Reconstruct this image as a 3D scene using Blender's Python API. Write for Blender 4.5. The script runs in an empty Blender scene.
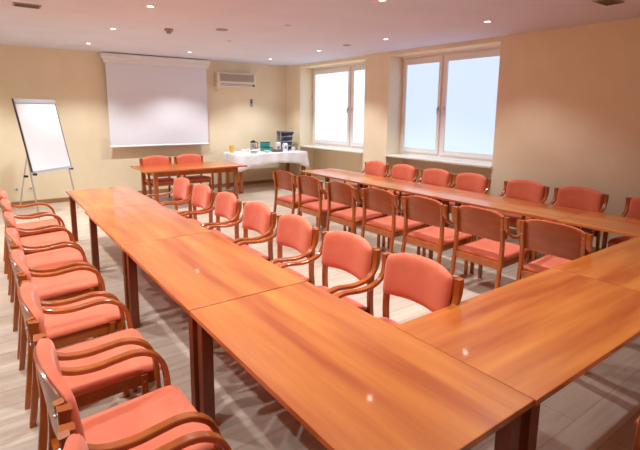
import bpy, bmesh, math, random
from mathutils import Vector, Matrix
random.seed(7)
C = bpy.context.scene.collection
PI = math.pi

# ---------------------------------------------------------------- camera / view
sc = bpy.context.scene
cam_d = bpy.data.cameras.new('camera'); cam = bpy.data.objects.new('camera', cam_d); C.objects.link(cam)
yaw, pitch, roll = 0.62685, 0.16438, 0.00921
f = Vector((math.sin(yaw)*math.cos(pitch), math.cos(yaw)*math.cos(pitch), -math.sin(pitch)))
r = Vector((math.cos(yaw), -math.sin(yaw), 0)); u = r.cross(f)
r2 = r*math.cos(roll)+u*math.sin(roll); u2 = -r*math.sin(roll)+u*math.cos(roll)
M = Matrix((r2, u2, -f)).transposed().to_4x4(); M.translation = Vector((-0.8498, -1.0935, 1.8032))
cam.matrix_world = M
cam_d.sensor_width = 36; cam_d.lens = 459.03/640*36
cam_d.shift_x = (320-314.73)/640; cam_d.shift_y = (188.72-225)/640
cam_d.clip_start = .02
sc.camera = cam
sc.view_settings.view_transform = 'Standard'; sc.view_settings.look = 'None'
sc.view_settings.gamma = 1; sc.view_settings.use_curve_mapping = False
sc.view_settings.exposure = 0.42
try:
    sc.cycles.use_denoising = True; sc.cycles.max_bounces = 8; sc.cycles.diffuse_bounces = 5
    sc.cycles.sample_clamp_indirect = 6
except Exception: pass
w = bpy.data.worlds.new('world'); sc.world = w; w.use_nodes = True
w.node_tree.nodes['Background'].inputs[0].default_value = (.75, .87, 1, 1)
w.node_tree.nodes['Background'].inputs[1].default_value = 1.0

# ---------------------------------------------------------------- materials
def lin(c):
    return tuple(((x/255)/12.92 if x/255 <= .04045 else ((x/255+.055)/1.055)**2.4) for x in c)+(1,)
def mat(name, col, rough=.5, metal=0, noise=None, bump=0, coat=0, sheen=0, spec=None, emit=None, estr=0, nscale=(1,1,1), detail=4, alpha=None, trans=0):
    m = bpy.data.materials.new(name); m.use_nodes = True; nt = m.node_tree; b = nt.nodes['Principled BSDF']
    c = lin(col); b.inputs['Base Color'].default_value = c
    b.inputs['Roughness'].default_value = rough; b.inputs['Metallic'].default_value = metal
    b.inputs['Coat Weight'].default_value = coat; b.inputs['Coat Roughness'].default_value = .12
    b.inputs['Sheen Weight'].default_value = sheen
    if sheen: b.inputs['Sheen Tint'].default_value = (1,.75,.65,1); b.inputs['Sheen Roughness'].default_value = .4
    if spec is not None: b.inputs['Specular IOR Level'].default_value = spec
    if trans: b.inputs['Transmission Weight'].default_value = trans
    if emit: b.inputs['Emission Color'].default_value = lin(emit); b.inputs['Emission Strength'].default_value = estr
    if noise:
        col2, sca = noise
        tc = nt.nodes.new('ShaderNodeTexCoord'); mp = nt.nodes.new('ShaderNodeMapping'); mp.inputs['Scale'].default_value = nscale
        n = nt.nodes.new('ShaderNodeTexNoise'); n.inputs['Scale'].default_value = sca; n.inputs['Detail'].default_value = detail
        cr = nt.nodes.new('ShaderNodeValToRGB'); cr.color_ramp.elements[0].position = .32; cr.color_ramp.elements[1].position = .68
        cr.color_ramp.elements[0].color = c; cr.color_ramp.elements[1].color = lin(col2)
        L = nt.links.new
        L(tc.outputs['Object'], mp.inputs[0]); L(mp.outputs[0], n.inputs[0]); L(n.outputs[0], cr.inputs[0]); L(cr.outputs[0], b.inputs['Base Color'])
        if bump:
            bp = nt.nodes.new('ShaderNodeBump'); bp.inputs['Strength'].default_value = bump; bp.inputs['Distance'].default_value = .01
            L(n.outputs[0], bp.inputs['Height']); L(bp.outputs[0], b.inputs['Normal'])
    return m

def table_mat(name, axis, c1, c2):
    m = bpy.data.materials.new(name); m.use_nodes = True; nt = m.node_tree; b = nt.nodes['Principled BSDF']; L = nt.links.new
    tc = nt.nodes.new('ShaderNodeTexCoord'); mp = nt.nodes.new('ShaderNodeMapping')
    mp.inputs['Scale'].default_value = (1.2, 14, 14) if axis == 'x' else (14, 1.2, 14)
    oi = nt.nodes.new('ShaderNodeObjectInfo'); ad = nt.nodes.new('ShaderNodeVectorMath'); ad.operation = 'ADD'
    L(tc.outputs['Object'], mp.inputs[0]); L(mp.outputs[0], ad.inputs[0])
    sc_ = nt.nodes.new('ShaderNodeVectorMath'); sc_.operation = 'SCALE'; sc_.inputs[0].default_value = (31, 17, 9); L(oi.outputs['Random'], sc_.inputs['Scale'])
    L(sc_.outputs[0], ad.inputs[1])
    n = nt.nodes.new('ShaderNodeTexNoise'); n.inputs['Scale'].default_value = .55; n.inputs['Detail'].default_value = 4
    L(ad.outputs[0], n.inputs[0])
    cr = nt.nodes.new('ShaderNodeValToRGB'); cr.color_ramp.elements[0].position = .3; cr.color_ramp.elements[1].position = .72
    cr.color_ramp.elements[0].color = lin(c1); cr.color_ramp.elements[1].color = lin(c2)
    L(n.outputs[0], cr.inputs[0]); L(cr.outputs[0], b.inputs['Base Color'])
    n2 = nt.nodes.new('ShaderNodeTexNoise'); n2.inputs['Scale'].default_value = 6; n2.inputs['Detail'].default_value = 8
    L(tc.outputs['Object'], n2.inputs[0])
    mr = nt.nodes.new('ShaderNodeMapRange'); mr.inputs['To Min'].default_value = .28; mr.inputs['To Max'].default_value = .42
    L(n2.outputs[0], mr.inputs[0]); L(mr.outputs[0], b.inputs['Roughness'])
    b.inputs['Specular IOR Level'].default_value = .35; b.inputs['Coat Weight'].default_value = .75; b.inputs['Coat Roughness'].default_value = .06; b.inputs['Coat IOR'].default_value = 1.55
    return m

def floor_mat():
    m = bpy.data.materials.new('laminate'); m.use_nodes = True; nt = m.node_tree; b = nt.nodes['Principled BSDF']; L = nt.links.new
    tc = nt.nodes.new('ShaderNodeTexCoord')
    br = nt.nodes.new('ShaderNodeTexBrick'); br.inputs['Scale'].default_value = 1
    br.inputs['Brick Width'].default_value = 1.25; br.inputs['Row Height'].default_value = .19; br.inputs['Mortar Size'].default_value = .0012
    br.inputs['Color1'].default_value = lin((224, 208, 192)); br.inputs['Color2'].default_value = lin((208, 188, 170)); br.inputs['Mortar'].default_value = lin((140, 112, 88))
    L(tc.outputs['Object'], br.inputs[0])
    mp = nt.nodes.new('ShaderNodeMapping'); mp.inputs['Scale'].default_value = (1.5, 22, 1); L(tc.outputs['Object'], mp.inputs[0])
    n = nt.nodes.new('ShaderNodeTexNoise'); n.inputs['Scale'].default_value = 1; n.inputs['Detail'].default_value = 6; L(mp.outputs[0], n.inputs[0])
    mx = nt.nodes.new('ShaderNodeMix'); mx.data_type = 'RGBA'; mx.blend_type = 'MULTIPLY'
    cr = nt.nodes.new('ShaderNodeValToRGB'); cr.color_ramp.elements[0].position = .3; cr.color_ramp.elements[1].position = .7
    cr.color_ramp.elements[0].color = (.78, .74, .7, 1); cr.color_ramp.elements[1].color = (1, 1, 1, 1)
    L(n.outputs[0], cr.inputs[0]); mx.inputs[0].default_value = 1
    L(br.outputs['Color'], mx.inputs[6]); L(cr.outputs[0], mx.inputs[7]); L(mx.outputs[2], b.inputs['Base Color'])
    b.inputs['Roughness'].default_value = .33
    return m

M_wall = mat('cream_wall_paint', (243, 229, 200), .85, noise=((239, 224, 193), 3), bump=.02)
M_ceil = mat('ceiling_paint', (222, 224, 240), .9, noise=((218, 219, 235), 2))
M_floor = floor_mat()
M_skirt = mat('oak_skirting', (176, 132, 88), .45, noise=((150, 108, 70), 2), nscale=(1, 1, 8))
M_tab_y = table_mat('cherry_table_lengthwise', 'x', (174, 76, 24), (224, 138, 58))
M_tleg = mat('cherry_leg', (140, 62, 22), .35, noise=((118, 48, 18), 3), nscale=(8, 8, 1), coat=.3)
M_chair = mat('lacquered_beech', (186, 96, 32), .26, noise=((160, 76, 22), 4), nscale=(3, 3, 1), coat=.6)
M_shell = mat('veneer_shell', (170, 80, 34), .35, noise=((154, 68, 28), 4), nscale=(1, 1, 6), coat=.3)
M_fab = mat('salmon_velvet', (234, 124, 92), .8, noise=((220, 104, 74), 5), sheen=.5, bump=.05)
M_white = mat('white_plastic', (240, 240, 240), .4)
M_cream = mat('cream_plastic', (236, 226, 208), .4)
M_slot = mat('vent_dark', (110, 100, 90), .6)
M_screen = mat('projection_fabric', (232, 235, 246), .9)
M_paper = mat('flipchart_paper', (245, 245, 250), .6)
M_alu = mat('aluminium', (205, 205, 210), .35, .8)
M_dark = mat('dark_plastic', (40, 38, 42), .4)
M_cloth = mat('white_tablecloth', (250, 248, 252), .85, noise=((236, 232, 238), 6), bump=.1)
M_frame = mat('white_window_frame', (246, 242, 240), .35)
M_sill = mat('white_sill', (236, 230, 220), .4)
M_blind = mat('backlit_blind', (130, 136, 150), .9, emit=(198, 219, 255), estr=.82)  # daylight coming through the fabric is put in as emission
M_blind_far = mat('backlit_blind_far', (130, 136, 150), .9, emit=(222, 236, 255), estr=.98)  # same blind, brighter daylight put into its emission for the far window
M_glass = mat('window_glass', (235, 245, 250), .05, trans=1)
M_gask = mat('grey_gasket', (150, 145, 140), .6)
M_steel = mat('screw_steel', (225, 220, 215), .25, .9)
M_lamp = mat('lamp_glow', (255, 240, 220), .5, emit=(255, 244, 230), estr=14)
M_lampoff = mat('lamp_unlit', (190, 150, 120), .3)
M_trimw = mat('lamp_ring', (230, 215, 205), .35, .2)
M_thermos = mat('brushed_steel', (190, 192, 200), .25, .9)
M_teal = mat('teal_box', (64, 160, 162), .5)
M_brown = mat('brown_box', (132, 92, 86), .6)
M_yel = mat('yellow_glaze', (236, 190, 80), .35)
M_navy = mat('navy_tray', (36, 46, 84), .35)
M_grey = mat('grey_rack', (168, 168, 176), .4)
M_bluep = mat('blue_print', (120, 150, 205), .5)
M_vent = mat('grille_grey', (170, 150, 140), .5)

# ---------------------------------------------------------------- helpers
def box(bm, lo, hi, bev=0):
    t = bmesh.new()
    bmesh.ops.create_cube(t, size=1)
    for v in t.verts:
        v.co = Vector([lo[i]+(v.co[i]+.5)*(hi[i]-lo[i]) for i in range(3)])
    if bev: bmesh.ops.bevel(t, geom=t.edges[:], offset=bev, segments=2, affect='EDGES', profile=.6)
    me = bpy.data.meshes.new('t'); t.to_mesh(me); t.free(); bm.from_mesh(me); bpy.data.meshes.remove(me)
def lathe(bm, prof, c=(0,0,0), n=24):
    rings = []
    for (rr, z) in prof:
        rings.append([bm.verts.new((c[0]+rr*math.cos(2*PI*k/n), c[1]+rr*math.sin(2*PI*k/n), c[2]+z)) for k in range(n)])
    for a, b in zip(rings, rings[1:]):
        for k in range(n): bm.faces.new((a[k], a[(k+1)%n], b[(k+1)%n], b[k]))
    bm.faces.new(rings[0][::-1]); bm.faces.new(rings[-1])
def tube(bm, pts, rad, n=10):
    P = [Vector(p) for p in pts]; rings = []
    for i, p in enumerate(P):
        t = (P[min(i+1, len(P)-1)]-P[max(i-1, 0)]).normalized()
        a = t.orthogonal().normalized() if abs(t.z) > .99 else t.cross(Vector((0,0,1))).normalized()
        b = t.cross(a)
        rings.append([bm.verts.new(p+rad*(a*math.cos(2*PI*k/n)+b*math.sin(2*PI*k/n))) for k in range(n)])
    for a, b in zip(rings, rings[1:]):
        for k in range(n): bm.faces.new((a[k], a[(k+1)%n], b[(k+1)%n], b[k]))
    bm.faces.new(rings[0][::-1]); bm.faces.new(rings[-1])
def obj(name, bm, m, parent=None, smooth=False, kind=None, loc=None):
    bmesh.ops.recalc_face_normals(bm, faces=bm.faces[:])
    me = bpy.data.meshes.new(name); bm.to_mesh(me); bm.free()
    me.materials.append(m)
    if smooth:
        me.polygons.foreach_set('use_smooth', [True]*len(me.polygons))
        if smooth != 'full':
            try: me.set_sharp_from_angle(angle=math.radians(40))
            except Exception: pass
    o = bpy.data.objects.new(name, me); C.objects.link(o)
    if parent: o.parent = parent
    if kind: o['kind'] = kind
    if loc: o.location = loc
    return o
def thing(name, label, cat, loc=(0,0,0), rotz=0, group=None):
    o = bpy.data.objects.new(name, None); C.objects.link(o); o.empty_display_size = .1
    o.location = loc; o.rotation_euler = (0, 0, rotz); o['label'] = label; o['category'] = cat
    if group: o['group'] = group
    return o
def tag(o, label, cat, group=None):
    o['label'] = label; o['category'] = cat
    if group: o['group'] = group
    return o
def bx(name, lo, hi, m, parent=None, bev=0, kind=None):
    bm = bmesh.new(); box(bm, lo, hi, bev); return obj(name, bm, m, parent, kind=kind)
def dup(root, loc, rotz, label, group=None):
    rt = root.copy(); C.objects.link(rt); rt.location = loc; rt.rotation_euler = (0, 0, rotz); rt['label'] = label
    if group: rt['group'] = group
    for ch in list(root.children):
        c = ch.copy(); C.objects.link(c); c.parent = rt
        for g in list(ch.children):
            d = g.copy(); C.objects.link(d); d.parent = c
    return rt

# ---------------------------------------------------------------- room shell
XL, XR, YF, YB, H = -2.6, 5.60, -3.8, 9.12, 2.954
ND = .46                       # depth of the window niches
N1, N2 = (6.10, 8.46), (3.08, 5.42)    # niches along the right wall
NTOP = 2.885
bx('floor', (XL-.2, YF-.2, -.1), (XR+.7, YB+.2, 0), M_floor, kind='structure')
bx('ceiling', (XL-.2, YF-.2, H), (XR+.7, YB+.2, H+.12), M_ceil, kind='structure')
bx('wall_back', (XL-.15, YB, 0), (XR+.65, YB+.15, H), M_wall, kind='structure')
bx('wall_left', (XL-.15, YF, 0), (XL, YB, H), M_wall, kind='structure')
bx('wall_front', (XL-.15, YF-.15, 0), (XR+.65, YF, H), M_wall, kind='structure')
bm = bmesh.new()
for a, b in ((YF, N2[0]), (N2[1], N1[0]), (N1[1], YB)): box(bm, (XR, a, 0), (XR+.65, b, H))
for a, b in (N1, N2):
    box(bm, (XR, a, NTOP), (XR+.65, b, H))
    box(bm, (XR+ND, a, 0), (XR+.65, b, .96))        # recessed wall below the window
obj('wall_right', bm, M_wall, kind='structure')
bx('baseboard_back', (XL, YB-.016, 0), (XR, YB, .085), M_skirt, kind='structure')
bx('baseboard_left', (XL, YF, 0), (XL+.016, YB-.016, .085), M_skirt, kind='structure')
bm = bmesh.new()
for a, b in ((YF, N2[0]), (N2[1], N1[0]), (N1[1], YB-.016)): box(bm, (XR-.016, a, 0), (XR, b, .085))
obj('baseboard_right', bm, M_skirt, kind='structure')

def window(n, a, b, mull):
    # frame ring + mullion set back in the niche, two sashes with backlit blinds
    root = bpy.data.objects.new('window_%d' % n, None); C.objects.link(root); root['kind'] = 'structure'
    X = XR+ND-.07; z0, z1 = 1.0, NTOP
    bm = bmesh.new(); fw = .055
    box(bm, (X, a, z0), (X+.07, a+fw, z1)); box(bm, (X, b-fw, z0), (X+.07, b, z1))
    box(bm, (X, a+fw, z0), (X+.07, b-fw, z0+fw)); box(bm, (X, a+fw, z1-fw), (X+.07, b-fw, z1))
    box(bm, (X, mull-.03, z0+fw), (X+.07, mull+.03, z1-fw))
    obj('window_frame', bm, M_frame, root)
    for s0, s1 in ((a+fw, mull-.03), (mull+.03, b-fw)):
        sw = .06; g = .004
        s0 += g; s1 -= g; q0 = z0+fw+g; q1 = z1-fw-g; XS = X-.03
        bm = bmesh.new()
        box(bm, (XS, s0, q0), (XS+.06, s0+sw, q1), .004); box(bm, (XS, s1-sw, q0), (XS+.06, s1, q1), .004)
        box(bm, (XS, s0+sw, q0), (XS+.06, s1-sw, q0+sw), .004); box(bm, (XS, s0+sw, q1-sw), (XS+.06, s1-sw, q1), .004)
        sash = obj('window_sash', bm, M_frame, root)
        bx('glass_pane', (XS+.035, s0+sw, q0+sw), (XS+.041, s1-sw, q1-sw), M_glass, sash)
        # roller blind with its cassette and lower rail
        bm = bmesh.new(); box(bm, (XS+.012, s0+sw+.012, q0+sw+.02), (XS+.014, s1-sw-.012, q1-sw-.03)); 
        obj('roller_blind', bm, M_blind_far if n == 1 else M_blind, sash)
        bx('blind_cassette', (XS-.012, s0+sw-.01, q1-sw-.045), (XS+.022, s1-sw+.01, q1-sw), M_white, sash, .004)
        bx('blind_rail', (XS+.006, s0+sw+.012, q0+sw+.006), (XS+.020, s1-sw-.012, q0+sw+.024), M_white, sash, .003)
    for s in (-1, 1):
        bm = bmesh.new(); y = mull+s*.065
        box(bm, (X-.045, y-.014, 1.86), (X-.03, y+.014, 1.93), .004)
        box(bm, (X-.075, y-.010, 1.80), (X-.058, y+.010, 1.905), .005); box(bm, (X-.07, y-.008, 1.885), (X-.04, y+.008, 1.905))
        obj('window_handle', bm, M_alu, root)
    # curtain-rail like cover strip over the frame
    bx('window_header', (X-.05, a, z1-.03), (X, b, z1), M_frame, root)
    bm = bmesh.new(); box(bm, (XR-.035, a+.002, .965), (XR+ND-.07, b-.002, .998), .006)
    obj('window_sill', bm, M_sill, root)
window(1, N1[0], N1[1], 6.97)
window(2, N2[0], N2[1], 4.42)

# ---------------------------------------------------------------- tables
T = 0.712
def make_table(name, L, W, label, loc, rotz, drawer=False, group=None, top_t=.028, ix=.03, iy=.03):
    # local: length along x, origin at centre on the floor
    t = thing(name, label, 'table', loc, rotz, group)
    bm = bmesh.new(); box(bm, (-L/2, -W/2, T-top_t), (L/2, W/2, T), .004)
    obj('tabletop', bm, M_tab_y, t)
    bm = bmesh.new(); s = .066 if not drawer else .075
    ax, ay = L/2-ix-s/2, W/2-iy-s/2
    h0, h1 = (T-.13 if drawer else T-.075), T-top_t
    if drawer:
        box(bm, (-ax+s/2, -ay-.011, h0), (ax-s/2, -ay+.011, h1))   # modesty rail on the room side only
    else:
        box(bm, (-ax+.02, -.02, h0), (ax-.02, .02, h1))      # one spine beam under the middle
    for sx in (-1, 1): box(bm, (sx*ax-.011, -ay+s/2, h0), (sx*ax+.011, ay-s/2, h1))
    obj('apron', bm, M_tleg if not drawer else M_chair, t)
    for sx in (-1, 1):
        for sy in (-1, 1):
            bx('leg', (sx*ax-s/2, sy*ay-s/2, 0), (sx*ax+s/2, sy*ay+s/2, T-top_t), M_tleg if not drawer else M_chair, t, .005)
    return t
TL = 1.562; g = .003; W = .80; RX = 3.990
ycent = [5.181, 3.601, 2.032, .4875]; ysp = [1.556, 1.594, 1.532, 1.545]
ypos = ['closest to the flip chart', 'second from the flip chart', 'third from the flip chart', 'running up to the near corner']
for k in range(4):
    make_table('conference_table', ysp[k]-g, W, 'orange-brown wooden table in the left row of the U, '+ypos[k],
               (W/2+(.025 if k == 0 else 0), ycent[k], 0), PI/2, group='tables of the left row')
make_table('conference_table', 1.620-g, .765, 'glossy wooden table across the near end of the U, next to the left row', (.80+.81+.002, .092, 0), 0, group='tables across the near end')
make_table('conference_table', 1.566-g, .765, 'glossy wooden table across the near end of the U, next to the window row', (3.205, .092, 0), 0, group='tables across the near end')
ypr = ['at the far end, nearest the white buffet', 'second from the white buffet', 'third from the white buffet', 'at the near right corner']
for k, (yc, ln) in enumerate([(5.275, 1.607), (3.665, 1.607), (2.05, 1.62), (.465, 1.545)]):
    make_table('conference_table', ln-g, .775, 'wooden table in the row along the windows, '+ypr[k], (RX+.388, yc, 0), PI/2, group='tables along the windows', iy=.13)
tt = make_table('presenter_table', 2.06, 1.08, 'wooden table standing crosswise before the projection screen', (2.545, 7.94, 0), 0, drawer=True, top_t=.03, ix=.17, iy=.10)

# ---------------------------------------------------------------- chairs
def smooth_path(P, n=5):
    out = []
    for i in range(len(P)-1):
        p0 = P[max(i-1, 0)]; p1 = P[i]; p2 = P[i+1]; p3 = P[min(i+2, len(P)-1)]
        for k in range(n):
            t = k/n
            out.append(tuple(.5*((2*p1[j])+(-p0[j]+p2[j])*t+(2*p0[j]-5*p1[j]+4*p2[j]-p3[j])*t*t+(-p0[j]+3*p1[j]-3*p2[j]+p3[j])*t**3) for j in range(2)))
    out.append(P[-1]); return out
def ribbon(bm, path, x, wid, thk):
    """rectangular section swept along a path in the y-z plane; thk may be a function of i/n"""
    n = len(path); rings = []
    for i, (y, z) in enumerate(path):
        a = path[max(i-1, 0)]; b = path[min(i+1, n-1)]
        ty, tz = b[0]-a[0], b[1]-a[1]; l = math.hypot(ty, tz); ny, nz = -tz/l, ty/l
        th = thk(i/(n-1)) if callable(thk) else thk
        c = .004
        pts = [(-wid/2, -th/2+c), (-wid/2, th/2-c), (-wid/2+c, th/2), (wid/2-c, th/2), (wid/2, th/2-c), (wid/2, -th/2+c), (wid/2-c, -th/2), (-wid/2+c, -th/2)]
        rings.append([bm.verts.new((x+px, y+ny*pn, z+nz*pn)) for px, pn in pts])
    for a, b in zip(rings, rings[1:]):
        for k in range(8): bm.faces.new((a[k], a[(k+1)%8], b[(k+1)%8], b[k]))
    bm.faces.new(rings[0][::-1]); bm.faces.new(rings[-1])
def shell(bm, P, N, tf, tb, nu=20, nv=12):
    """closed slab around surface P(u,v); tf/tb thickness to the front/back along N"""
    F, B = [], []
    for j in range(nv+1):
        fr, br = [], []
        for i in range(nu+1):
            uu = -1+2*i/nu; vv = -1+2*j/nv
            # denser near the rim
            uu = math.copysign(1-(1-abs(uu))**1.6, uu); vv = math.copysign(1-(1-abs(vv))**1.6, vv)
            p = P(uu, vv); nn = N(uu, vv)
            fr.append(bm.verts.new(p+nn*tf(uu, vv))); br.append(bm.verts.new(p-nn*tb(uu, vv)))
        F.append(fr); B.append(br)
    for j in range(nv):
        for i in range(nu):
            bm.faces.new((F[j][i], F[j][i+1], F[j+1][i+1], F[j+1][i])); bm.faces.new((B[j][i], B[j+1][i], B[j+1][i+1], B[j][i+1]))
    ring = [(0, i) for i in range(nu)]+[(j, nu) for j in range(nv)]+[(nv, i) for i in range(nu, 0, -1)]+[(j, 0) for j in range(nv, 0, -1)]
    for a, b in zip(ring, ring[1:]+ring[:1]):
        bm.faces.new((F[a[0]][a[1]], B[a[0]][a[1]], B[b[0]][b[1]], F[b[0]][b[1]]))
def edge(uu, vv, p=5):
    return max(0, (1-abs(uu)**p)*(1-abs(vv)**p))**.45

ZB0, ZB1 = .600, .900
def backP(hw, dz):
    def P(uu, vv):
        # arched top, rounded corners, plan curve bulging backwards
        top = ZB1+dz-.040*abs(uu)**2.6-.012*abs(uu)**8; bot = ZB0-dz+.018*(1-uu*uu)-.005+.010*abs(uu)**8
        z = bot+(top-bot)*(vv+1)/2
        x = hw*uu*(1-.030*abs(vv)**6)
        y = -.256-.042*(1-uu*uu)-.13*(z-.60)
        return Vector((x, y, z))
    return P
def make_chair():
    t = thing('armchair', 'x', 'chair')
    # seat frame: four rails and a board under the cushion
    bm = bmesh.new()
    def rail(x0, x1, y0, y1, za, zb, h=.07):
        v = [bm.verts.new(c) for c in ((x0, y0, za-h), (x1, y0, za-h), (x1, y1, zb-h), (x0, y1, zb-h), (x0, y0, za), (x1, y0, za), (x1, y1, zb), (x0, y1, zb))]
        for q in ((0,3,2,1), (4,5,6,7), (0,1,5,4), (1,2,6,5), (2,3,7,6), (3,0,4,7)): bm.faces.new([v[i] for i in q])
    zr, zf = .400, .425
    rail(-.246, .246, -.300, -.272, zr, zr); rail(-.246, .246, .225, .250, zf, zf)
    for s in (-1, 1): rail(s*.236-.010, s*.236+.010, -.272, .225, zr, zf)
    rail(-.228, .228, -.272, .225, zr, zf, .012)
    obj('seat_frame', bm, M_chair, t)
    def P(uu, vv):
        y = .003+.268*vv
        x = .262*uu*(1-.02*abs(vv)**6)
        z = .426+.014*vv-.008*(1-uu*uu)*(1-vv*vv)-.022*max(0, (vv-.74)/.26)**2
        return Vector((x, y, z))
    bm = bmesh.new(); shell(bm, P, lambda a, b: Vector((0, 0, 1)), lambda a, b: .038*edge(a, b, 9), lambda a, b: .008+.010*edge(a, b, 8))
    obj('seat_cushion', bm, M_fab, t, smooth='full')
    N = lambda a, b: Vector((-a*.18, 1, .12)).normalized()
    bm = bmesh.new(); shell(bm, backP(.244, -.002), N, lambda a, b: .000, lambda a, b: .012)
    obj('backrest_shell', bm, M_shell, t, smooth=True)
    bm = bmesh.new(); shell(bm, backP(.270, .006), N, lambda a, b: .004+.044*edge(a, b, 7), lambda a, b: .0)
    obj('backrest_cushion', bm, M_fab, t, smooth='full')
    arm = smooth_path([(-.300, .858), (-.303, .80), (-.290, .735), (-.250, .682), (-.180, .650), (-.09, .640), (.00, .648), (.07, .653), (.13, .640), (.188, .598), (.219, .53), (.230, .42), (.233, .18), (.234, 0)], 5)
    post = smooth_path([(-.340, 0), (-.312, .2), (-.286, .42), (-.282, .56), (-.294, .70), (-.312, .862)], 4)
    for s in (-1, 1):
        bm = bmesh.new(); ribbon(bm, arm, s*.299, .041, lambda q: .025+.020*max(0, 1-q*5))
        a = obj('armrest', bm, M_chair, t, smooth=True)
        bm = bmesh.new(); ribbon(bm, post, s*.262, .034, lambda q: .032+.008*math.sin(PI*q))
        l = obj('rear_leg', bm, M_chair, t, smooth=True)
        for (y, z) in ((-.3235, .815), (-.314, .735)):
            bm = bmesh.new()
            tube(bm, [(s*.262, y+.004, z), (s*.262, y-.006, z)], .0065, 8)
            obj('screw', bm, M_steel, l)
        bm = bmesh.new(); box(bm, (s*.262-.014, .155, 0), (s*.262+.014, .190, .425), .004)
        l = obj('front_leg', bm, M_chair, t)
        bm = bmesh.new(); tube(bm, [(s*.274, .172, .385), (s*.2785, .172, .385)], .006, 8)
        obj('screw', bm, M_steel, l)
    return t
proto = make_chair(); used = [False]
def place(x, y, rz, label, group):
    if not used[0]:
        used[0] = True; proto.location = (x, y, 0); proto.rotation_euler = (0, 0, rz); proto['label'] = label; proto['group'] = group; return proto
    return dup(proto, (x, y, 0), rz, label, group)
ordn = ['first', 'second', 'third', 'fourth', 'fifth', 'sixth', 'seventh', 'eighth']
J = lambda a: random.uniform(-a, a)
# outer left row, facing +x : rotz = -90deg
OL = [5.14, 4.40, 3.67, 2.97, 2.26, 1.52, .77, .05]
for k, y in enumerate(OL):
    lab = 'salmon armchair on the outer left side, %s from the flip chart' % ordn[k]
    if k == 7: lab = 'salmon armchair in the bottom left corner, last of the outer left row'
    place(-.415+J(.012), y, -PI/2+J(.035), lab, 'armchairs along the outside of the left tables')
# inner left row, facing -x : rotz = +90deg
IL = [4.96, 4.27, 3.58, 2.86, 2.16, 1.44, .75]
for k, y in enumerate(IL):
    lab = 'salmon armchair tucked at the inside of the left row, %s from the presenter table' % ordn[k]
    if k == 6: lab = 'salmon armchair in the inner near left corner of the U, largest backrest in view'
    place(1.03+J(.008), y+.02, PI/2+J(.03), lab, 'armchairs along the inside of the left tables')
IR = [4.97, 4.28, 3.57, 2.91, 2.22, 1.53, .81]
IRX = [2.93, 2.93, 2.94, 3.0, 3.02, 3.04, 3.04]
for k, y in enumerate(IR):
    lab = 'armchair seen from behind at the inside of the window row, %s from the white buffet' % ordn[k]
    if k == 6: lab = 'armchair seen from behind in the inner near right corner of the U'
    place(IRX[k]+.31, y, -PI/2+J(.015), lab, 'armchairs along the inside of the window tables')
OR_ = [5.26, 4.55, 3.82, 3.15, 2.28, 1.56, .72]
for k, y in enumerate(OR_):
    lab = 'reddish armchair between the right wall and the tables, %s from the buffet' % ordn[k]
    if k == 6: lab = 'reddish armchair against the right wall, cut by the right picture edge'
    place(4.90+J(.008), y, PI/2+J(.015), lab, 'armchairs along the right wall')
place(2.00, 8.10, PI, 'left armchair behind the presenter table under the projection screen', 'armchairs behind the presenter table')
place(2.70, 8.10, PI+.01, 'right armchair behind the presenter table under the projection screen', 'armchairs behind the presenter table')
tag(place(1.72, -.68, .03, 'lone armchair at the bottom right corner outside the near tables', 'x'), 'lone armchair at the bottom right corner outside the near tables', 'chair', 'armchair outside the near tables')

# ---------------------------------------------------------------- projection screen
s = thing('projection_screen', 'large white roll-down projection screen hanging on the back wall', 'screen', (2.34, 8.99, 0))
bx('screen_case', (-1.14, -.055, 2.835), (1.14, .055, 2.935), M_white, s, .012)
bx('valance', (-1.11, -.030, 2.755), (1.11, -.018, 2.835), M_white, s, .004)
bm = bmesh.new(); box(bm, (-1.06, -.002, 1.08), (1.06, .002, 2.835)); obj('screen_fabric', bm, M_screen, s)
bm = bmesh.new(); tube(bm, [(-1.08, 0, 1.07), (1.08, 0, 1.07)], .02); obj('bottom_bar', bm, M_white, s, smooth=True)
for sx in (-1, 1): bx('bracket', (sx*1.1-.015, .03, 2.86), (sx*1.1+.015, .13, 2.92), M_white, s)

# ---------------------------------------------------------------- air conditioner
a = thing('air_conditioner', 'white wall air conditioner with a slatted front, right of the screen', 'air conditioner', (4.14, YB, 2.37))
bx('housing', (-.50, -.185, .0), (.50, 0, .33), M_cream, a, .02)
for k in range(9):
    bx('grille_slat', (-.44, -.192, .135+k*.019), (.44, -.183, .146+k*.019), M_vent, a)
bx('air_outlet', (-.42, -.19, .035), (.36, -.184, .075), M_slot, a)
fl = bx('louvre', (-.42, -.2, .045), (.36, -.19, .062), M_white, a)
bx('display_panel', (.385, -.19, .03), (.46, -.184, .08), M_slot, a)
bm = bmesh.new(); tube(bm, [(-.47, -.06, 0), (-.47, -.06, -.07), (-.47, -.02, -.09)], .018); obj('drain_pipe', bm, M_cream, a, smooth=True)

# remote control in its holder
rm = thing('remote_control', 'dark remote control in a holder on the back wall below the air conditioner', 'remote control', (4.60, YB, 1.93))
bx('holder', (-.032, -.026, 0), (.032, 0, .09), M_grey, rm, .005)
bx('handset', (-.025, -.022, .012), (.025, -.005, .18), M_dark, rm, .006)
bx('display', (-.017, -.0235, .125), (.017, -.0215, .16), M_gask, rm)

# wall sockets left
for k, (x, lab) in enumerate([(-.40, 'white wall socket low on the back wall, the left one behind the flip chart'), (-.17, 'white wall socket low on the back wall, the right one behind the flip chart')]):
    so = thing('wall_socket', lab, 'socket', (x, YB, .32), 0, 'sockets behind the flip chart')
    bx('cover_plate', (-.042, -.012, -.042), (.042, 0, .042), M_cream, so, .004)
    bm = bmesh.new(); tube(bm, [(0, -.0125, 0), (0, -.014, 0)], .02, 16); obj('socket_well', bm, M_gask, so)

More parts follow.
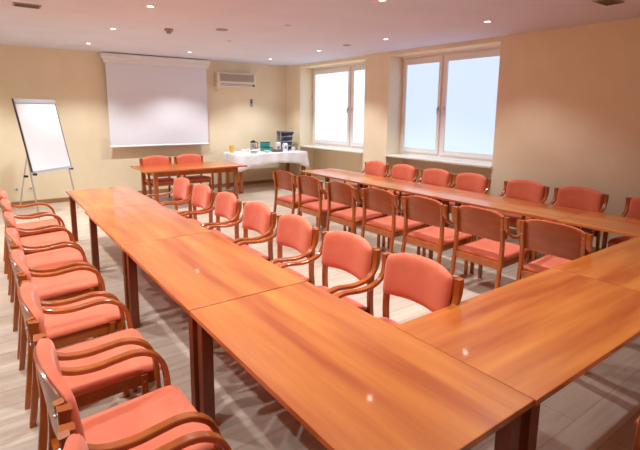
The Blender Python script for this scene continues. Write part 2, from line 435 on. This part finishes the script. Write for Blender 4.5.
# ---------------------------------------------------------------- flip chart
ang = math.atan2(.632, .775)
fc = thing('flip_chart', 'white flip chart easel standing at the back left of the room', 'flip chart', (-.285, 7.80, 0), ang)
# local x along the board, local -y to the front; board leans back
Wb = .83; z0, z1 = .785, 1.985; lean = .265
def bp(x, zz, off=0):  # point on the leaning plane
    t = (zz-z0)/(z1-z0); return Vector((x, -.11+lean*t+off, zz))
def slab(name, x0, x1, za, zb, o0, o1, m, parent):
    bm = bmesh.new(); v = []
    for off in (o0, o1):
        for x, zz in ((x0, za), (x1, za), (x1, zb), (x0, zb)): v.append(bm.verts.new(bp(x, zz, off)))
    for q in ((0,1,2,3), (4,7,6,5), (0,4,5,1), (1,5,6,2), (2,6,7,3), (3,7,4,0)): bm.faces.new([v[i] for i in q])
    return obj(name, bm, m, parent)
bd = slab('board', 0, Wb, z0, z1, 0, .016, M_alu, fc)
slab('frame_edge', -.008, 0, z0, z1, -.006, .02, M_dark, bd); slab('frame_edge', Wb, Wb+.008, z0, z1, -.006, .02, M_dark, bd)
slab('paper_pad', .012, Wb-.012, z0+.02, z1-.075, -.008, -.001, M_paper, fc)
slab('clamp_bar', .0, Wb, z1-.07, z1, -.022, -.001, M_alu, fc)
slab('pen_tray', .01, Wb-.01, z0-.012, z0+.015, -.045, 0, M_alu, fc)
def leg(p0, p1, name='leg'):
    bm = bmesh.new(); tube(bm, [p0, p1], .0125); l = obj(name, bm, M_alu, fc, smooth=True)
    return l
leg(bp(.02, 1.2, .03), (.03, -.13, 0.0)); leg(bp(Wb-.02, 1.2, .03), (Wb+.10, -.10, 0.0)); leg(bp(.42, 1.9, .035), (.58, .88, 0))
for p in (bp(.03, .75, -.0), bp(Wb-.01, .76, -.0), (.52, .60, .62)):
    bm = bmesh.new(); tube(bm, [Vector(p)+Vector((0, -.03, 0)), Vector(p)+Vector((0, .03, 0))], .022, 12); obj('clamp_knob', bm, M_dark, fc, smooth=True)

# ---------------------------------------------------------------- buffet with cloth
BX0, BX1, BY0, BY1, BZ = 3.71, 5.53, 8.04, 8.88, .865
b = thing('buffet_table', 'wooden table under the white cloth in the back right corner', 'table', ((BX0+BX1)/2, (BY0+BY1)/2, 0))
hw, hd = (BX1-BX0)/2, (BY1-BY0)/2
bx('tabletop', (-hw, -hd, BZ-.03), (hw, hd, BZ), M_tab_y, b, .003)
bm = bmesh.new()
for sy in (-1, 1): box(bm, (-hw+.06, sy*(hd-.06)-.011, BZ-.13), (hw-.06, sy*(hd-.06)+.011, BZ-.03))
for sx in (-1, 1): box(bm, (sx*(hw-.06)-.011, -hd+.06, BZ-.13), (sx*(hw-.06)+.011, hd-.06, BZ-.03))
obj('apron', bm, M_tleg, b)
for sx in (-1, 1):
    for sy in (-1, 1): bx('leg', (sx*(hw-.065)-.036, sy*(hd-.065)-.036, 0), (sx*(hw-.065)+.036, sy*(hd-.065)+.036, BZ-.03), M_chair, b, .005)
def cloth():
    bm = bmesh.new(); n = 112
    # superellipse-ish rectangle perimeter
    per = []
    cx, cy = (BX0+BX1)/2, (BY0+BY1)/2
    L1, L2 = BX1-BX0, BY1-BY0; tot = 2*(L1+L2)
    def pp(t, off):
        d = (t % 1)*tot
        if d < L1: x, y, nx, ny = BX0+d, BY0, 0, -1
        elif d < L1+L2: x, y, nx, ny = BX1, BY0+d-L1, 1, 0
        elif d < 2*L1+L2: x, y, nx, ny = BX1-(d-L1-L2), BY1, 0, 1
        else: x, y, nx, ny = BX0, BY1-(d-2*L1-L2), -1, 0
        return x, y, nx, ny, d
    rows = []
    drop = [0, .01, .05, .12, .19, .255]
    for j, dz in enumerate(drop):
        row = []
        for k in range(n):
            x, y, nx, ny, d = pp(k/n, 0)
            wv = .5+.5*math.sin(d*17+1.2*math.sin(d*5)); 
            e = (.004 if j == 0 else .012)+.035*(dz/.22)*wv
            if nx == 1: e = min(e, .03)
            dd = dz*(1+.12*math.sin(d*4.1+.6))
            # corners hang lower and swing outwards
            cd = min(abs(x-BX0)+abs(y-BY0), abs(x-BX1)+abs(y-BY0))
            cf = max(0, 1-cd/.30); dd *= 1+.38*cf
            ex = (-1 if x < cx else .25)*cf*.08*(dz/.2); ey = (-1 if y < cy else 0)*cf*.05*(dz/.2)
            row.append(bm.verts.new((x+nx*e+ex, y+ny*e+ey, BZ+.006-dd-(.002 if j == 0 else 0))))
        rows.append(row)
    for a_, b_ in zip(rows, rows[1:]):
        for k in range(n): bm.faces.new((a_[k], a_[(k+1)%n], b_[(k+1)%n], b_[k]))
    bm.faces.new(rows[0])
    o = obj('tablecloth', bm, M_cloth, smooth=True)
    md = o.modifiers.new('Solid', 'SOLIDIFY'); md.thickness = .003; md.offset = 1
    return o
tag(cloth(), 'white tablecloth with a drooping front edge over the buffet table', 'tablecloth')
Z = BZ+.008
# yellow tumbler
def vessel(name, prof, loc, m, label, cat, group=None, handle=None):
    t = thing(name, label, cat, loc, 0, group)
    bm = bmesh.new(); lathe(bm, prof); obj('body', bm, m, t, smooth=True)
    if handle:
        r0, za, zb = handle; bm = bmesh.new()
        P = [(r0, 0, za)]+[(r0+.028*math.sin(PI*k/6)+0, 0, za+(zb-za)*k/6) for k in range(1, 6)]+[(r0, 0, zb)]
        tube(bm, P, .005, 6); obj('handle', bm, m, t, smooth=True)
    return t
yc = vessel('yellow_pot', [(.045, 0), (.055, .06), (.068, .16), (.060, .16), (.05, .02)], (3.80, 8.60, Z), M_yel, 'yellow tapered pot at the left end of the buffet', 'pot')
# cup stacks and saucers
CP = [(.030, 0), (.042, .025), (.048, .075), (.044, .075), (.028, .010)]
cspots = [(4.02, 8.34, 0), (4.13, 8.43, 0), (4.26, 8.34, 0), (4.10, 8.62, 0), (4.22, 8.60, 0), (4.39, 8.42, 0)]
first = None
clabel = ['leftmost white cup in the group left of the thermos', 'white cup second from left in the group by the thermos', 'white cup third from left in the group by the thermos', 'white cup at the rear left of the group by the thermos', 'white cup at the rear right of the group by the thermos', 'white cup standing in front of the silver thermos']
for k, (x, y, _) in enumerate(cspots):
    if first is None: first = vessel('cup', CP, (x, y, Z), M_white, clabel[k], 'cup', 'white cups by the thermos', (.044, .018, .062))
    else: dup(first, (x, y, Z), random.uniform(0, 6), clabel[k], 'white cups by the thermos')
pl = bmesh.new()
for x, y, nn, lab in ((4.16, 8.20, 6, 'stack of white plates at the front left of the buffet'), (4.50, 8.20, 4, 'low stack of white saucers at the front of the buffet')):
    for k in range(nn):
        bm = bmesh.new(); rr = .09 if nn == 6 else .07
        lathe(bm, [(rr*.55, 0), (rr, .014), (rr, .017), (rr*.5, .006)], n=28)
        tag(obj('plate', bm, M_white, smooth=True, loc=(x, y, Z+k*.010)), lab.replace('stack of', 'plate in the stack of'), 'plate', lab)
pl.free()
# thermos jug
t = thing('thermos_jug', 'silver thermos jug with a black lid and handle on the buffet', 'thermos', (4.36, 8.60, Z), -.3)
bm = bmesh.new(); lathe(bm, [(.062, 0), (.066, .01), (.066, .17), (.050, .205), (.046, .215)]); obj('body', bm, M_thermos, t, smooth=True)
bm = bmesh.new(); lathe(bm, [(.047, .213), (.052, .22), (.050, .25), (.030, .268)]); obj('lid', bm, M_dark, t, smooth=True)
bm = bmesh.new(); tube(bm, [(.045, 0, .225), (.085, 0, .225), (.108, 0, .20), (.105, 0, .10), (.067, 0, .06)], .010, 8); obj('handle', bm, M_dark, t, smooth=True)
bm = bmesh.new(); box(bm, (-.075, -.015, .215), (-.045, .015, .24), .005); obj('spout', bm, M_dark, t)
# teal case with lid
t = thing('teal_case', 'open teal box with dark rim in the middle of the buffet', 'box', (4.70, 8.56, Z), -.1)
bx('box_body', (-.125, -.09, 0), (.125, .09, .09), M_teal, t, .004); bx('lid', (-.125, .085, .09), (.125, .10, .215), M_teal, t, .004)
bx('rim', (-.130, -.095, .085), (.130, .09, .095), M_dark, t, .002); bx('lid_rim', (-.130, .082, .205), (.130, .104, .22), M_dark, t, .002)
# brown biscuit box
t = thing('tea_box', 'low brown box of tea bags in front of the teal box', 'box', (4.82, 8.26, Z), -.1)
bx('carton', (-.11, -.07, 0), (.11, .07, .065), M_brown, t, .003)
for k in range(5): bx('tea_bag_row', (-.10+k*.041, -.06, .06), (-.068+k*.041, .06, .074), M_cream if k % 2 else M_slot, t)
# white cartons
for k, (x, y, h, lab) in enumerate([(4.96, 8.46, .22, 'tall white carton with blue print right of the teal box'), (5.08, 8.33, .20, 'white carton with pale print standing before the rack')]):
    t = thing('milk_carton', lab, 'carton', (x, y, Z), .15*k-.1, 'white cartons on the buffet')
    bm = bmesh.new(); box(bm, (-.055, -.04, 0), (.055, .04, h-.03), .002)
    v = [bm.verts.new(c) for c in ((-.055, -.04, h-.03), (.055, -.04, h-.03), (.055, .04, h-.03), (-.055, .04, h-.03), (-.055, 0, h), (.055, 0, h))]
    for q in ((0, 1, 5, 4), (2, 3, 4, 5), (0, 4, 3), (1, 2, 5)): bm.faces.new([v[i] for i in q])
    obj('carton', bm, M_white, t); bx('printed_panel', (-.04, -.0415, .06), (.03, -.0395, .12), M_bluep, t)
# rack with navy trays
t = thing('tray_rack', 'grey rack holding skewed navy trays at the right end of the buffet', 'rack', (5.24, 8.62, Z), -.12)
bm = bmesh.new()
for sx in (-1, 1):
    for sy in (-1, 1): box(bm, (sx*.15-.008, sy*.11-.008, 0), (sx*.15+.008, sy*.11+.008, .48))
box(bm, (-.158, -.118, .47), (.158, .118, .482)); box(bm, (-.158, .105, 0), (.158, .112, .47))
obj('rack_frame', bm, M_grey, t)
for k in range(4):
    bm = bmesh.new(); z = .02+k*.115; dx = [.0, .01, .02, .05][k]
    v = []
    for (hw_, hd_, zz) in ((.10, .09, z), (.135, .115, z+.085)):
        v.append([bm.verts.new((dx+a_*hw_, -.05+b_*hd_, zz)) for a_, b_ in ((-1, -1), (1, -1), (1, 1), (-1, 1))])
    for i in range(4): bm.faces.new((v[0][i], v[0][(i+1)%4], v[1][(i+1)%4], v[1][i]))
    bm.faces.new(v[0][::-1]); bm.faces.new(v[1])
    tr = obj('tray', bm, M_navy, t); bx('tray_lip', (dx-.14, -.17, z+.085), (dx+.14, .06, z+.095), M_grey, tr)
vessel('mug', [(.040, 0), (.043, .01), (.043, .095), (.038, .095), (.036, .01)], (5.36, 8.40, Z), M_white, 'white mug at the right end of the buffet before the rack', 'mug', None, (.042, .02, .08))

# ---------------------------------------------------------------- ceiling fittings
def light(x, y, on, label, power):
    t = thing('ceiling_light', label, 'ceiling light', (x, y, H), 0, 'recessed ceiling spotlights')
    bm = bmesh.new(); n = 28; R0, R1 = .034, .050
    rings = [[bm.verts.new((rr*math.cos(2*PI*k/n), rr*math.sin(2*PI*k/n), z)) for k in range(n)] for rr, z in ((R0, -.002), (R0+.003, -.008), (R1-.003, -.007), (R1, 0))]
    for a_, b_ in zip(rings, rings[1:]):
        for k in range(n): bm.faces.new((a_[k], a_[(k+1)%n], b_[(k+1)%n], b_[k]))
    obj('frame', bm, M_trimw, t, smooth=True)
    bm = bmesh.new(); lathe(bm, [(R0, -.001), (R0, -.003), (R0*.6, -.005)], n=24); obj('lamp', bm, M_lamp if on else M_lampoff, t)
    if on:
        ld = bpy.data.lights.new('spot', 'SPOT'); ld.energy = power; ld.color = (.93, .97, .97); ld.spot_size = math.radians(SPOT); ld.spot_blend = .55; ld.shadow_soft_size = .035
        lo = bpy.data.objects.new('lamp_light', ld); C.objects.link(lo); lo.parent = t; lo.location = (0, 0, -.02)
SPOT = 111; P_ = 104
xs_ = [-.97, .80, 2.61, 4.43]; ys_ = [-2.72, -.97, .78, 2.53, 4.33, 6.10, 7.91]
xn = ['left wall column', 'column above the left tables', 'middle column', 'column nearest the windows']
yn = ['behind the camera', 'above the camera', 'above the near tables', 'fourth row from the screen', 'third row from the screen', 'second row from the screen', 'row closest to the screen']
for i, x in enumerate(xs_):
    for j, y in enumerate(ys_):
        if j < 2: continue
        on = not (i == 2 and j in (4, 5)) and j >= 2 and not (i == 3 and j == 2)
        light(x, y, on, ('round recessed spotlight, %s, %s' if on else 'unlit recessed spotlight, %s, %s') % (xn[i], yn[j]), P_*(.75 if i == 0 and j < 4 else 1 if i < 3 or j > 3 else (.0 if j < 3 else .42)) if on else 0)
def vent(x, y, wx, wy, rz, label):
    t = thing('ceiling_vent', label, 'vent', (x, y, H), rz, 'ceiling grilles')
    bx('frame', (-wx/2, -wy/2, -.012), (wx/2, wy/2, 0), M_vent, t, .003)
    for k in range(5):
        yy = -wy/2+.03+k*(wy-.06)/4; bx('slat', (-wx/2+.02, yy-.006, -.018), (wx/2-.02, yy+.006, -.012), M_slot, t)
vent(-.31, 5.14, .27, .17, 0, 'rectangular grille in the ceiling at the top left')
vent(4.47, 1.16, .30, .18, 0, 'rectangular grille in the ceiling at the top right')
t = thing('smoke_detector', 'round beige smoke detector on the ceiling left of centre', 'smoke detector', (1.44, 5.63, H))
bm = bmesh.new(); lathe(bm, [(.06, -.002), (.062, -.02), (.055, -.03), (.04, -.032)]); obj('base', bm, M_vent, t, smooth=True)
bm = bmesh.new(); lathe(bm, [(.036, -.03), (.036, -.055), (.024, -.066)]); obj('sensor', bm, M_vent, t, smooth=True)
for x, y, rr, lab in ((2.05, 5.19, .085, 'flat round disc on the ceiling right of the smoke detector'), (4.38, 5.23, .07, 'flat round disc on the ceiling before the windows')):
    bm = bmesh.new(); lathe(bm, [(rr, -.001), (rr, -.008), (rr*.7, -.016), (rr*.3, -.018)], n=28)
    tag(obj('ceiling_disc', bm, M_vent, smooth=True, loc=(x, y, H)), lab, 'ceiling disc', 'ceiling discs')
